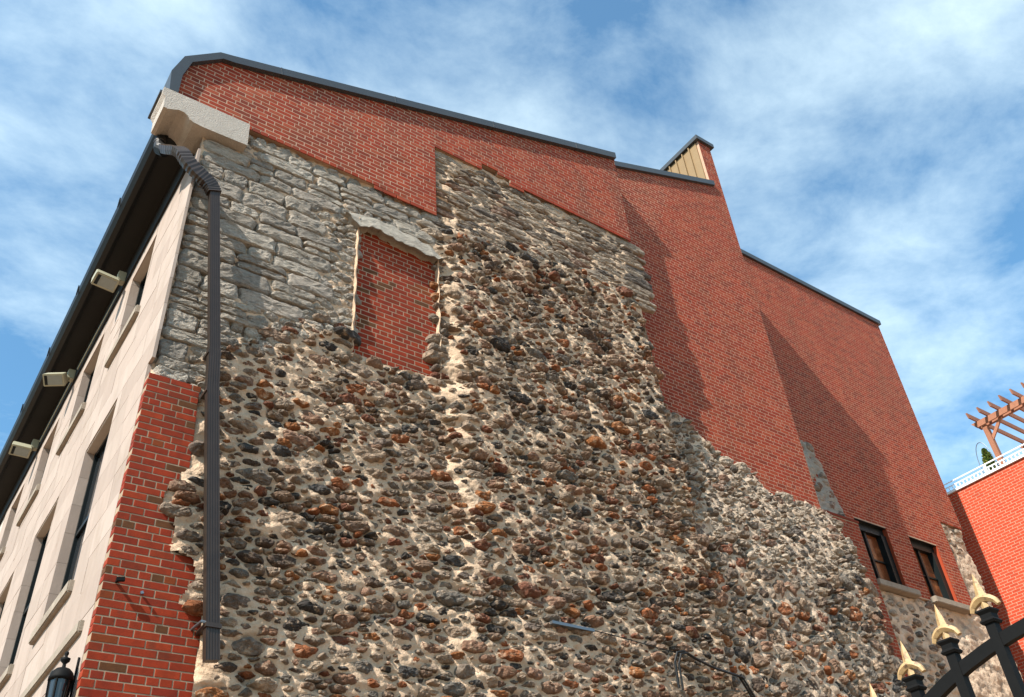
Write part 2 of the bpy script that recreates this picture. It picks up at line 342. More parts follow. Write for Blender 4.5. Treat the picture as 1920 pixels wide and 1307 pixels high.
def quads(keep, u0, u1, z0, z1, hr, lr, gap, seed):
    rg = random.Random(seed); res = []; z = z0
    while z < z1:
        h = rg.uniform(*hr); u = u0; e = .0
        while u < u1:
            l = rg.uniform(*lr); l = min(l, h * 4.2); two = h > .15 and rg.random() < .3
            for (a, b_) in (((0, .5), (.5, 1)) if two else ((0, 1),)):
                j = lambda k=.009: rg.uniform(-k, k)
                P = np.array([(u + gap + j(), z + a * h + gap + j()), (u + l * .5, z + a * h + gap * .6 + j(.006)), (u + l - gap + j(), z + a * h + gap + j()), (u + l - gap * .6 + j(.008), z + (a + b_) / 2 * h), (u + l - gap + j(), z + b_ * h - gap + j()), (u + l * .5, z + b_ * h - gap * .6 + j(.006)), (u + gap + j(), z + b_ * h - gap + j()), (u + gap * .6 + j(.008), z + (a + b_) / 2 * h)])
                c = P.mean(0)
                if keep(c[0], c[1]) and keep(c[0] - l * .36, c[1]) and keep(c[0] + l * .36, c[1]):
                    P = np.stack([.87 * P + .13 * np.roll(P, -1, 0), .13 * P + .87 * np.roll(P, -1, 0)], 1).reshape(-1, 2); res.append(P)
            u += l
        z += h
    return res
def ell(Ps):
    r_ = []
    for P in Ps:
        c = P.mean(0); e = (P.max(0) - P.min(0)) / 2; r_.append((c[0], c[1], max(e[0], .012), max(e[1], .01), 0.0))
    return r_
def pebble(P, H, e, tilt, rough, m=24, layer=1.0, seed=0):
    c = P.mean(0); D_ = P - c
    seg = np.hypot(*(np.roll(D_, -1, 0) - D_).T); L_ = np.concatenate([[0], np.cumsum(seg)]); t = np.linspace(0, L_[-1], m, endpoint=False)
    Q = np.stack([np.interp(t, L_, np.append(D_[:, k], D_[0, k])) for k in (0, 1)], 1)
    th = np.linspace(0, 2 * math.pi, m, endpoint=False); Q = Q * (1 + .05 * np.sin(th * 3 + seed) + .04 * np.sin(th * 7 + seed * 2.3))[:, None]
    fr = [.28, .52, .72, .87, .97, 1.03]; V = [np.array([[0, 0, 0]])]; hs = [0.0]
    rings = [np.concatenate([Q * f, np.full((m, 1), f)], 1) for f in fr]
    A_ = np.concatenate([[[0, 0, 0]]] + rings)
    f = A_[:, 2]; X = A_[:, 0] + c[0]; Z = A_[:, 1] + c[1]; sc_ = max(np.abs(D_).max(), .02)
    y = H * (1 - np.clip(f, 0, 1) ** e) + H * (tilt[0] * A_[:, 0] + tilt[1] * A_[:, 1]) / sc_ * (1 - f ** 4) - .05 * (f > 1)
    y = y + rough * (2.2 * fbm(X * 16 + seed, Z * 16 * layer, 5, 3) + 1.2 * fbm(X * 55, Z * 55 * layer + seed, 8, 3)) * (f < 1)
    V = np.stack([A_[:, 0], -y, A_[:, 1]], 1)
    F = [(0, 1 + (k + 1) % m, 1 + k) for k in range(m)]
    for r_ in range(len(fr) - 1):
        a, b_ = 1 + r_ * m, 1 + (r_ + 1) * m
        for k in range(m):
            k2 = (k + 1) % m; F += [(a + k, a + k2, b_ + k2), (a + k, b_ + k2, b_ + k)]
    return V, F, c
_FC = {}
def set_fitted(wall, Ps, yfun, m, nind, Hr, er, seed, name='stone', far='stones_beyond', tilt=.5, rough=.012, sink=.01, layer=1.0, prop=0.0):
    rg = random.Random(seed); items = []
    for P in Ps:
        c = P.mean(0)
        if not inframe((c[0], 0, c[1]), 40): continue
        q = np.array([px((p[0], 0, p[1])) for p in P]); a = abs(np.sum(q[:, 0] * np.roll(q[:, 1], -1) - q[:, 1] * np.roll(q[:, 0], -1))); items.append((-a, id(P), P))
    items.sort(key=lambda t: t[:2]); Vs = []; Fs = []; k = 0
    for i, (a, _, P) in enumerate(items):
        w = (P.max(0) - P.min(0)).min(); H = rg.uniform(*Hr) + prop * (w - .08); e = rg.uniform(*er)
        V, F, c = pebble(P, H, e, (rg.uniform(-tilt, tilt), rg.uniform(-tilt, tilt)), rough, layer=layer, seed=rg.uniform(0, 50))
        y = float(yfun(np.array(c[0]), np.array(c[1]))) + sink; Fa = np.array(F)
        if i < nind:
            o = link(name, np_mesh(name, V, Fa, m), wall); o.location = Vector((c[0], y, c[1])) - ploc(wall)
        else: Vs.append(V + [c[0], y, c[1]]); Fs.append(Fa + k); k += len(V)
    if Vs:
        o = link(far, np_mesh(far, np.concatenate(Vs), np.concatenate(Fs), m), wall); o['kind'] = 'stuff'; o.location = -ploc(wall)
def field(name, parent, m, u0, u1, z0, z1, st, ybase, keep, stones, collar=.02, seed=3, rough=.026):
    nu = int((u1 - u0) / st) + 1; nz = int((z1 - z0) / st) + 1
    U, Z = np.meshgrid(np.linspace(u0, u1, nu), np.linspace(z0, z1, nz)); Y = ybase(U, Z)
    a = .7
    Y = Y - rough * 2.4 * fbm(U * 7 + Z * 3, Z * 12, seed, 4) - rough * 1.1 * fbm(U * 26 + Z * 9, Z * 36, seed + 9, 3)
    Y = Y + .04 * sm(.0, .14, fbm(U * 3.1 + 7, Z * 4.3, seed + 21, 3)) - rough * .5 * fbm(U * 60, Z * 60, seed + 31, 2)
    bump = np.zeros_like(Y); du = (u1 - u0) / (nu - 1); dz = (z1 - z0) / (nz - 1)
    for (su, sz, A, B, t, collar) in [(*s_, c_) for l_, c_ in stones for s_ in l_]:
        i0 = max(0, int((su - 1.8 * A - .05 - u0) / du)); i1 = min(nu, int((su + 1.8 * A + .05 - u0) / du) + 2); j0 = max(0, int((sz - 1.8 * B - .05 - z0) / dz)); j1 = min(nz, int((sz + 1.8 * B + .05 - z0) / dz) + 2)
        if i1 <= i0 or j1 <= j0: continue
        x = U[j0:j1, i0:i1] - su; y = Z[j0:j1, i0:i1] - sz; d = np.sqrt((x / A) ** 2 + (y / B) ** 2)
        bump[j0:j1, i0:i1] = np.maximum(bump[j0:j1, i0:i1], collar * np.exp(-(np.clip(d - .95, 0, None) / .33) ** 2))
    Y = Y - bump
    K = keep(U, Z); idx = np.arange(nu * nz).reshape(nz, nu)
    ok = K[:-1, :-1] & K[1:, :-1] & K[:-1, 1:] & K[1:, 1:]
    F = np.stack([idx[:-1, :-1][ok], idx[:-1, 1:][ok], idx[1:, 1:][ok], idx[1:, :-1][ok]], 1)
    used = np.unique(F); mp = np.full(nu * nz, -1); mp[used] = np.arange(len(used))
    V = np.stack([U, Y, Z], -1).reshape(-1, 3)[used]
    o = link(name, np_mesh(name, V, mp[F], m, True), parent); o.location = -ploc(parent)
    return o
# ================================================================== SETTING
mb = MB(); mb.add([(-600, -600, 0), (600, -600, 0), (600, 600, 0), (-600, 600, 0)], [(0, 1, 2, 3)])
g = mb.obj('ground', M['ground']); g['kind'] = 'structure'

# ================================================================== OLD STONE BUILDING
B1 = tag(empty('stone_building', (3.4, 4, 0)), 'old rubble stone building patched with red brick, limestone street front on its side', 'building')

# --- limestone street front (plane x = 0, facing -x) : separate blocks round the window openings
WU = [(1.29, 2.26), (3.46, 4.50), (5.78, 6.80), (8.02, 9.02)]; WUZ = (8.50, 9.70)
WL = [(1.27, 2.48), (3.62, 4.80), (5.95, 7.10), (8.3, 9.4)]; WLZ = (5.24, 7.27)
holes = [(a, b, *WUZ) for a, b in WU] + [(a, b, *WLZ) for a, b in WL] + [(a, b, 1.9, 3.7) for a, b in WL]
mb = MB(); YE = 11.0
mb.box(.26, .5, .1, YE, 0, 10.4)
front = mb.obj('front_wall', M['joint_white'], B1)
mb = MB(); hp = [[(a, c), (b, c), (b, d), (a, d)] for a, b, c, d in holes]
us = sorted({.02, YE} | {v for h in holes for v in h[:2]}); zs = sorted({0, 9.94} | {v for h in holes for v in h[2:]})
for a, b in zip(us, us[1:]):
    for c, d in zip(zs, zs[1:]):
        mm = ((a + b) / 2, (c + d) / 2)
        if any(h[0] < mm[0] < h[1] and h[2] < mm[1] < h[3] for h in holes): continue
        mb.box(.012, .262, max(a, .105 if d < 6.8 else .12), b, c, d)
mb.obj('joint_bed', M['joint_white'], front)
rg = random.Random(5); nblk = 0
zc = 4.0 - .335 * 1 + .25
rows = []; z = 5.61 - .335 * 6
while z < 9.9: rows.append((z, min(z + .335, 9.93))); z += .335
for ri, (za, zb) in enumerate(rows):
    y = .105 if za < 6.7 else -.012
    cuts = [y]; yy = y + rg.uniform(.25, .7)
    while yy < 9.6: cuts.append(yy); yy += rg.uniform(.45, .95)
    cuts.append(9.7)
    for a, b in zip(cuts, cuts[1:]):
        # split block rectangle by the openings
        segs = [(a, b, za, zb)]
        for h in holes:
            ns = []
            for (p, q, c, d) in segs:
                if q <= h[0] or p >= h[1] or d <= h[2] or c >= h[3]: ns.append((p, q, c, d)); continue
                if p < h[0]: ns.append((p, h[0], c, d))
                if q > h[1]: ns.append((h[1], q, c, d))
                p2, q2 = max(p, h[0]), min(q, h[1])
                if c < h[2]: ns.append((p2, q2, c, h[2]))
                if d > h[3]: ns.append((p2, q2, h[3], d))
            segs = ns
        for (p, q, c, d) in segs:
            if q - p < .03 or d - c < .03: continue
            if not inframe((0, (p + q) / 2, (c + d) / 2), 80) or nblk > 298: continue
            mb = MB(); j = .0018; x = rg.uniform(-.002, .002)
            jp = 0 if any(abs(p - h[1]) < 1e-6 for h in holes) else j; jq = 0 if any(abs(q - h[0]) < 1e-6 for h in holes) else j
            mb.box(x, (.03 if p < .02 else .255) + x, p + jp - (.003 if jp == 0 else 0), q - jq + (.003 if jq == 0 else 0), c + j, d - j)
            mb.obj('ashlar_block', M['limestone'], front); nblk += 1
# windows of the street front
for (a, b, c, d) in holes:
    if c < 4: continue
    if not (inframe((0, a, c), 200) or inframe((0, b, d), 200)): continue
    w = empty('window', (.2, (a + b) / 2, c)); keep_at(w, B1)
    f = .055
    for y0, y1 in ((a + .003, a + f), (b - f, b - .003), ((a + b) / 2 - .03, (a + b) / 2 + .03)):
        q = MB(); q.box(.10, .16, y0, y1, c + .003, d - .003); o = q.obj('frame_stile', M['frame_dark']); o.parent = w; o.location = -ploc(w)
    for z0, z1 in ((c + .003, c + f), (d - f, d - .003), ((c + d) / 2 - .025, (c + d) / 2 + .025)):
        q = MB(); q.box(.105, .155, a + f, b - f, z0, z1); o = q.obj('frame_rail', M['frame_dark']); o.parent = w; o.location = -ploc(w)
    q = MB(); q.box(.135, .142, a + .01, b - .01, c + .01, d - .01); o = q.obj('pane', M['glass_dark']); o.parent = w; o.location = -ploc(w)
    q = MB(); q.box(-.05, .16, a - .08, b + .14, c - .12, c - .002); o = q.obj('sill', M['sill_stone'], bevel=.012); o.parent = w; o.location = -ploc(w)
q = MB(); q.box(-.04, .01, .34, 7.0, 4.46, 4.56); q.obj('string_course', M['sill_stone'], B1, bevel=.01)
# eaves: frieze, soffit, gutter
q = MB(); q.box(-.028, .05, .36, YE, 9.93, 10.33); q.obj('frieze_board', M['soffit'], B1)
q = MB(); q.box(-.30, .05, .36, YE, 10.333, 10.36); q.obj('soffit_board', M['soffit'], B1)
gp = [(-.285, 10.30), (-.29, 10.265), (-.33, 10.245), (-.39, 10.26), (-.435, 10.31), (-.45, 10.40), (-.445, 10.43), (-.43, 10.43), (-.42, 10.38), (-.30, 10.38)]
q = MB(); q.prism(gp, .34, YE, lambda a, b, w: (a, w, b)); gut = q.obj('gutter', M['black_metal'], B1)
for yy in (1.7, 3.6, 5.2, 6.9):
    q = MB(); q.box(-.462, -.448, yy, yy + .03, 10.30, 10.45); o = q.obj('gutter_strap', M['black_metal']); o.parent = gut; o.location = -ploc(gut)
q = MB(); q.tube([(-.02, 2.95, 10.03), (-.035, 4.0, 10.02), (-.035, 4.95, 10.03)], .012, 8); q.obj('conduit', M['beige'], B1)
q = MB(); q.tube([(-.035, 5.2, 10.03), (-.035, 7.2, 10.03)], .012, 8); q.obj('conduit', M['beige'], B1)

# --- cornice stone at the corner
prof = [(-.52, 10.60), (-.52, 10.50), (-.485, 10.44), (-.475, 10.27), (-.43, 10.265), (-.37, 10.29), (-.31, 10.325), (-.25, 10.325), (-.20, 10.29), (-.165, 10.245), (-.12, 10.225), (.0, 10.215), (.51, 10.23), (.50, 10.61)]
q = MB(); q.prism(prof, -.08, .36, lambda a, b, w: (a, w, b)); q.obj('cornice_stone', M['cast_stone'], B1)
q = MB(); q.box(-.545, -.47, -.02, .42, 10.56, 10.605); q.obj('cornice_flashing', M['cap_metal'], B1)

# --- upper brick wall with metal coping
O = [(-.46, 10.62), (-.49, 10.95), (-.39, 11.31), (.0, 11.70), (.17, 11.755), (6.86, 14.12)]
I = [(-.36, 10.62), (-.36, 10.96), (-.29, 11.27), (.05, 11.605), (.20, 11.635), (6.86, 13.98)]
RZ = lambda u: 11.66 + (u - .17) * (14.07 - 11.66) / (6.88 - .17)
poly = [(-.42, 10.615), (-.42, 10.95), (-.33, 11.29), (.03, 11.65), (.17, 11.68), (6.88, 14.07), (6.88, 12.0), (4.72, 12.0), (4.72, 11.94), (4.45, 11.94), (4.45, 12.01), (4.24, 12.01), (4.24, 12.08), (3.96, 12.08), (3.96, 11.96), (3.15, 11.96), (3.15, 10.56), (2.4, 10.58), (.52, 10.64), (.5, 10.615)]
backp = [(a, b + .04 if i > 5 and b > 10.63 or i in (16, 17) else b) for i, (a, b) in enumerate(poly)]; backp = [(-.42, 10.615), (-.42, 10.95), (-.33, 11.29), (.03, 11.65), (.17, 11.68), (6.87, 14.07), (6.87, 12.04), (4.73, 12.04), (4.73, 11.99), (4.46, 11.99), (4.46, 12.06), (4.25, 12.06), (4.25, 12.13), (3.95, 12.13), (3.95, 12.0), (3.14, 12.0), (3.14, 10.61), (.5, 10.66), (.49, 10.615)]
brick_wall(B1, 'upper_brick_wall', poly, M['brick_upper'], M['mortar_pink'], 0.0, 290, z0=10.62, seed=2, thick=.35, back=backp)
for i in range(len(O) - 1):
    q = MB(); q.prism([O[i], O[i + 1], I[i + 1], I[i]], -.07, .34, lambda a, b, w: (a, w, b)); q.obj('coping_segment', M['cap_metal'], B1)
for t in (.09, .34, .6, .86):
    a = np.array(O[4]) + t * (np.array(O[5]) - np.array(O[4])); c = np.array(I[4]) + t * (np.array(I[5]) - np.array(I[4]))
    q = MB(); q.prism([(a[0], a[1] + .004), (a[0] + .012, a[1] + .008), (c[0] + .012, c[1] - .002), (c[0], c[1] - .006)], -.074, .1, lambda a, b, w: (a, w, b)); q.obj('coping_seam', M['cap_metal'], B1)

# --- rubble wall surfaces
def yA(u, z): return .035 + .03 * sm(-.15, .1, z - ZB(u)) - .09 * sm(7.4, 4.6, z)
def yBq(u, z): return .05 - .06 * sm(12, 10.4, z) - .10 * sm(10.4, 7.5, z) - .03 * sm(7, 4.5, z)
def ystone(u, z):
    s = sm(3.08, 3.50, u + .05 * np.sin(z * 7) + .04 * np.sin(z * 19)); return yA(u, z) * (1 - s) + yBq(u, z) * s
ZB = lambda u: np.interp(u, [0, .5, .73, 1.05, 1.4, 1.62, 2.0, 3.2], [6.80, 6.82, 7.43, 7.63, 7.98, 8.16, 8.17, 8.17])      # ashlar above, rubble below
ZT = lambda u: np.interp(u, [3.2, 3.8, 4.8, 5.6, 6.7, 6.9], [10.34, 10.42, 10.72, 10.78, 10.62, 10.6])                    # flat stones above
PE = [(3.2, .86), (4.64, .84), (4.65, .63), (4.71, .64), (4.89, .73), (5.05, .69), (5.11, .47), (5.22, .51), (5.45, .47), (5.47, .36), (5.56, .33), (5.73, .40), (5.90, .51), (6.3, .50), (6.66, .48), (6.80, .50)]
PEr = lambda z: np.interp(z, [p[0] for p in PE], [p[1] for p in PE])
REDGE = lambda z: 6.88 + .0 * z + .05 * (vnoise(z * 3.1, z * 0 + 2.2, 4) - .5) - .06 * sm(11.5, 9.7, z) + .10 * sm(8.6, 7.2, z)
def keepA(U, Z):
    U = np.asarray(U, float); Z = np.asarray(Z, float)
    inf = (U > 2.05) & (U < 3.15) & (Z > 7.84) & (Z < 9.9)
    pier = (Z < 6.76) & (U < PEr(Z) - .05)
    return (U >= .02) & (U <= REDGE(Z)) & ~inf & ~pier & (((U < 3.16) & (Z < 10.66)) | ((U >= 3.14) & (Z < 12.06)))
def keep_rub(u, z):
    if not bool(keepA(u, z)) or not bool(keepA(u + .13, z)) or not bool(keepA(u - .05, z)): return False
    if z < 6.85 and u < float(PEr(z)) + .13: return False
    if u < 3.17: return z < float(ZB(u)) - .03 and not (2.0 < u < 3.17 and 7.78 < z < 9.95)
    return z < float(ZT(u)) - .02
def keep_ash(u, z):
    if u < .05 or u > 3.12: return False
    if 1.98 < u < 3.2 and z < 10.06: return False
    if 1.80 < u < 2.05 and 9.55 < z < 9.95: return False
    return float(ZB(u)) - .02 < z < (10.19 if u < .55 else 10.56)
def keep_flat(u, z): return 3.22 < u < 6.86 and float(ZT(u)) - .03 < z < 11.93
rub = fitted(keep_rub, .3, 6.95, 3.45, 10.85, 2.25, [(.17, 100), (.125, 900), (.088, 6000), (.060, 14000), (.040, 12000)], 21, gap=(.003, .016))
rg = random.Random(77); z = 4.2
ash = quads(keep_ash, .05, 3.14, 6.78, 10.6, (.13, .25), (.25, .75), .005, 22)
flat = fitted(keep_flat, 3.2, 6.9, 10.2, 12, 4.6, [(.24, 900), (.16, 3000), (.10, 4500)], 23, gap=(.002, .007))
bb = np.array([(*P.min(0), *P.max(0)) for P in ash])
def keep_fill(u, z): return .06 < u < 3.1 and float(ZB(u)) - .12 < z < (10.17 if u < .55 else 10.57) and not (1.99 < u < 3.2 and z < 10.06) and not bool(((bb[:, 0] - .025 < u) & (u < bb[:, 2] + .025) & (bb[:, 1] - .018 < z) & (z < bb[:, 3] + .018)).any())
ash2 = fitted(keep_fill, .05, 3.12, 6.7, 10.6, 1.6, [(.09, 2500), (.06, 3500), (.04, 4000)], 24, gap=(.002, .008))
allst = [(ell(rub), .006), (ell(ash), .0), (ell(ash2), .004), (ell(flat), .004)]
RWALL = field('rubble_wall', B1, M['mortar_cream'], .0, 7.1, 3.2, 12.1, .0165, lambda U, Z: ystone(U, Z) + .05 * sm(.0, .08, Z * 0 + U - REDGE(Z) + .08), lambda U, Z: keepA(U, Z), allst)
set_fitted(RWALL, rub, ystone, M['stone_rubble'], 295, (.020, .062), (2.2, 8.0), 31, prop=.25, rough=.030, tilt=1.1)
set_fitted(RWALL, ash, lambda u, z: ystone(u, z) + .0, M['stone_gray'], 295, (.032, .046), (12, 24), 32, name='ashlar_stone', far='ashlar_beyond', tilt=.14, rough=.014, layer=1.4, sink=.0)
set_fitted(RWALL, ash2, ystone, M['stone_gray'], 60, (.025, .045), (3, 8), 37, name='filler_stone', far='filler_stones_beyond', tilt=.4, rough=.018, layer=1.5)
set_fitted(RWALL, flat, ystone, M['stone_flat'], 150, (.020, .045), (4, 9), 33, name='flat_stone', far='flat_stones_beyond', tilt=.45, rough=.014, layer=2.0)
# solid core behind the stone skin, with the return at the right-hand edge
q = MB(); q.box(.27, 6.80, .2, 1.2, 0, 11.98); q.obj('wall_core', M['mortar_gray'], B1)
q = MB(); zz_ = np.linspace(3.2, 12.0, 60)
vs_ = []
for z in zz_:
    e = float(REDGE(np.array(z))); yy = float(ystone(np.array(e), np.array(z)))
    vs_ += [(e - .02, yy + .03, z), (e - .03, .6, z)]
q.add(vs_, [(2 * i, 2 * i + 1, 2 * i + 3, 2 * i + 2) for i in range(len(zz_) - 1)]); q.obj('wall_return', M['mortar_gray'], B1)
q = MB(); q.box(.015, 6.85, .06, .6, 0, 3.22); q.obj('wall_base', M['mortar_gray'], B1)
q = MB(); q.prism([(-.35, 10.6), (-.2, 11.2), (.17, 11.6), (6.8, 13.95), (6.8, 10.6)], .36, 9.0, lambda a, b, w: (a, w, b)); q.obj('roof', M['roof'], B1)
q = MB(); q.box(.5, 6.8, 1.2, YE, 0, 10.6); q.obj('building_core', M['mortar_gray'], B1)

# --- brick pier at the corner
pier = [(-.006, 3.25), (.86, 3.25)] + [(b, a) for a, b in PE[1:]] + [(-.006, 6.80)]; pback = [(.004, 3.25), (.85, 3.25)] + [(b - .012, a) for a, b in PE[1:-1]] + [(.49, 6.76), (.004, 6.76)]
brick_wall(B1, 'brick_pier', pier, M['brick_orange'], M['mortar'], -.012, 300, z0=4.0, header=6, proud=.003, thick=.16, seed=4, ind_depth=.10, back=pback)
q = MB(); q.box(.003, .86, .0, .4, 0, 3.25); q.obj('pier_base', M['mortar'], B1)
# --- blocked-up window
brick_wall(B1, 'brick_infill', [(2.035, 7.84), (3.17, 7.84), (3.17, 9.95), (2.035, 9.95)], M['brick_orange'], M['mortar'], .075, 300, z0=7.84, header=6, proud=.002, thick=.1, seed=5)
for (a, b, c, d) in ((2.015, 2.045, 7.9, 9.9), (3.15, 3.18, 7.86, 9.8)):   # mortar lining of the opening
    q = MB(); vsl = []; n = 26
    for i in range(n):
        z = c + (d - c) * i / (n - 1); w = .004 * math.sin(z * 13) + .003 * math.sin(z * 31 + a)
        vsl += [(a + w, -.01 + .02 * math.sin(z * 17), z), (b + w, .03, z), (b + w, .12, z), (a + w, .12, z)]
    q.add(vsl, [(4 * i + k, 4 * i + (k + 1) % 4, 4 * i + 4 + (k + 1) % 4, 4 * i + 4 + k) for i in range(n - 1) for k in range(4)])
    q.obj('jamb_mortar', M['mortar_cream'], B1)
# --- rough cement lintel slab
n = 90; V = []; F = []
top = lambda u: np.interp(u, [1.84, 2.1, 2.35, 2.6, 3.05, 3.24], [9.93, 10.02, 10.04, 10.03, 9.97, 9.80])
bot = lambda u: np.interp(u, [1.84, 1.92, 2.02, 2.1, 2.24, 2.5, 2.8, 3.0, 3.12, 3.24], [9.88, 9.78, 9.70, 9.76, 9.78, 9.74, 9.71, 9.69, 9.70, 9.76])
uu = np.linspace(1.84, 3.24, n); m7 = 22
jag = .05 * fbm(uu * 9, uu * 0 + .3, 61, 4) + .05 * (vnoise(uu * 17, uu * 0, 62) - .5)
for i, u_ in enumerate(uu):
    b_, t_ = float(bot(u_)) + float(jag[i]), float(top(u_)) + .01 * math.sin(u_ * 23)
    for k in range(m7):
        if k < 16:
            t = k / 15; V.append((u_, .03 - .085 * t ** .8 - .03 * float(fbm(np.array(u_ * 6.0), np.array(t * 3.0), 66, 4)) - .012 * float(fbm(np.array(u_ * 40.0), np.array(t * 20.0), 67, 2)), t_ + (b_ - t_) * t))
        else:
            t = (k - 15) / 6; V.append((u_, -.055 + .15 * t + .3 * float(jag[i]), b_ + .035 * math.sin(t * 3) * (1 if i % 2 else .6)))
F = [(i * m7 + k, i * m7 + k + 1, (i + 1) * m7 + k + 1, (i + 1) * m7 + k) for i in range(n - 1) for k in range(m7 - 1)]
q = MB(); q.add(V, F); q.obj('lintel_slab', M['cement'], B1, smooth=True)

# ================================================================== BRICK WING 1 (set back .35 m)
Y2 = .35
B2 = tag(empty('brick_wing', (8.8, 3, 0)), 'tall red brick wing with a ribbed tan parapet, standing on grey rubble masonry', 'building')
bot2 = [(7.0, 9.06), (7.2, 9.0), (7.58, 8.86), (7.9, 8.6), (8.18, 8.38), (8.72, 8.31), (8.92, 7.98), (9.5, 7.98), (10.41, 7.92)]
S2 = (15.68 - 14.55) / (10.09 - 7.3)
poly2 = [(6.6, 14.45 - .7 * S2), (10.06, 15.56), (10.06, 17.0), (10.41, 17.0), (10.41, 7.92)] + bot2[::-1][1:] + [(6.6, 9.06)]
w2 = brick_wall(B2, 'brick_gable', poly2, M['brick_wing'], M['mortar_pink'], Y2, 220, z0=7.95, seed=6, thick=.4, header=6)
q = MB(); c0, c1 = (6.5, 14.5 - .8 * S2 + .02), (10.12, 15.66)
q.prism([(c0[0], c0[1]), (c1[0], c1[1]), (c1[0], c1[1] - .13), (c0[0], c0[1] - .13)], Y2 - .06, Y2 + .42, lambda a, b, w: (a, w, b)); q.obj('coping_segment', M['cap_metal'], B2)
q = MB(); q.box(10.062, 10.405, Y2 + .41, 6, 14, 17.0); q.obj('parapet_wall', M['brick_wing'], B2)
for k in range(16):
    y0 = Y2 + .06 + k * .2
    q = MB(); q.box(10.03, 10.06, y0, y0 + .174, 14.8, 16.93); q.obj('siding_panel', M['siding'], B2)
    q = MB(); q.box(9.99, 10.06, y0 + .175, y0 + .199, 14.8, 16.93); q.obj('siding_rib', M['siding'], B2)
q = MB(); q.box(9.97, 10.50, Y2 - .06, 6.05, 16.95, 17.06); q.obj('parapet_coping', M['cap_metal'], B2)
q = MB(); q.prism([(6.9, 14.35), (10.0, 15.45), (10.0, 12), (6.9, 12)], Y2 + .42, 9, lambda a, b, w: (a, w, b)); q.obj('roof', M['roof'], B2)
q = MB(); q.box(6.9, 10.40, Y2 + .41, 9, 0, 14); q.obj('building_core', M['mortar_gray'], B2)
def y2(u, z): return .30 - .36 * sm(9.0, 6.4, z) - .0 * u + .06 * sm(10.2, 10.5, u)
ZT2 = lambda u: np.interp(u, [p[0] for p in bot2], [p[1] for p in bot2]) + .05
R2 = lambda z: 10.50 + .03 * np.sin(z * 7) + .03 * np.sin(z * 17) + .04 * sm(7.6, 6, z)
def keep2(U, Z):
    U = np.asarray(U, float); Z = np.asarray(Z, float); return (U > 6.78) & (U < R2(Z)) & (Z < ZT2(U) + .04 * np.sin(U * 11) + .03 * np.sin(U * 29))
def keep2s(u, z): return bool(keep2(u, z)) and u > 6.95 and bool(keep2(u + .04, z + .05)) and z < float(ZT2(u)) - .03
st2 = fitted(lambda u, z: keep2s(u, z) and z > 6.5 + .25 * math.sin(u * 2), 6.9, 10.6, 6.2, 9.1, 1.9, [(.13, 200), (.09, 1200), (.06, 2500), (.04, 3000)], 41)
st2b = fitted(lambda u, z: keep2s(u, z) and z <= 6.5 + .25 * math.sin(u * 2), 6.9, 10.6, 4.6, 6.9, 1.5, [(.14, 200), (.10, 1000), (.07, 2500), (.045, 3000)], 42)
rw2 = field('rubble_base', B2, M['mortar_gray'], 6.75, 10.65, 4.2, 9.2, .022, y2, keep2, [(ell(st2), .006), (ell(st2b), .006)], .02, 8, rough=.03)
set_fitted(rw2, st2, y2, M['stone_flat'], 60, (.02, .065), (2.5, 9), 43, rough=.03, tilt=1.0)
set_fitted(rw2, st2b, y2, M['stone_rubble'], 100, (.025, .075), (2.5, 8), 44, far='rubble_beyond', rough=.03, tilt=1.0)
q = MB(); q.box(6.86, 10.44, .36, 1.0, 0, 7.7); q.obj('wall_core', M['mortar_gray'], B2)
q = MB(); vs_ = []; zz_ = np.linspace(4.2, 8.0, 40)
for z in zz_:
    e = float(R2(np.array(z))); vs_ += [(e - .015, float(y2(np.array(e), np.array(z))) + .02, z), (e - .02, 1.9, z)]
q.add(vs_, [(2 * i, 2 * i + 1, 2 * i + 3, 2 * i + 2) for i in range(len(zz_) - 1)]); q.obj('wall_return', M['mortar_gray'], B2)

# ================================================================== BRICK WING 2 (set back 1.96 m)
Y3 = 1.96
B3 = tag(empty('brick_wing', (14.5, 5, 0)), 'flat-topped red brick wing with two small dark-framed windows above patched stonework', 'building')
W3 = [(13.93, 14.96, 8.27, 9.60), (15.72, 16.70, 8.26, 9.60)]
h3 = [[(a, c), (b, c), (b, d), (a, d)] for a, b, c, d in W3]
patch_r = [(17.27, 8.2), (17.27, 10.32), (18.10, 10.32), (18.10, 8.2)]
poly3 = [(10.2, 8.18), (18.10, 8.18), (18.10, 16.30), (10.2, 16.30)]
w3 = brick_wall(B3, 'brick_gable', poly3, M['brick_wing'], M['mortar_pink'], Y3, 0, holes=h3 + [[(a, c) for a, c in patch_r]], z0=8.2, seed=7, thick=.32, header=6)
q = MB(); q.box(10.3, 18.16, Y3 - .06, Y3 + .4, 16.29, 16.42); q.obj('coping_segment', M['cap_metal'], B3)
q = MB(); q.box(10.45, 18.09, Y3 + .33, 9, 0, 16.28); q.obj('building_core', M['mortar_gray'], B3)
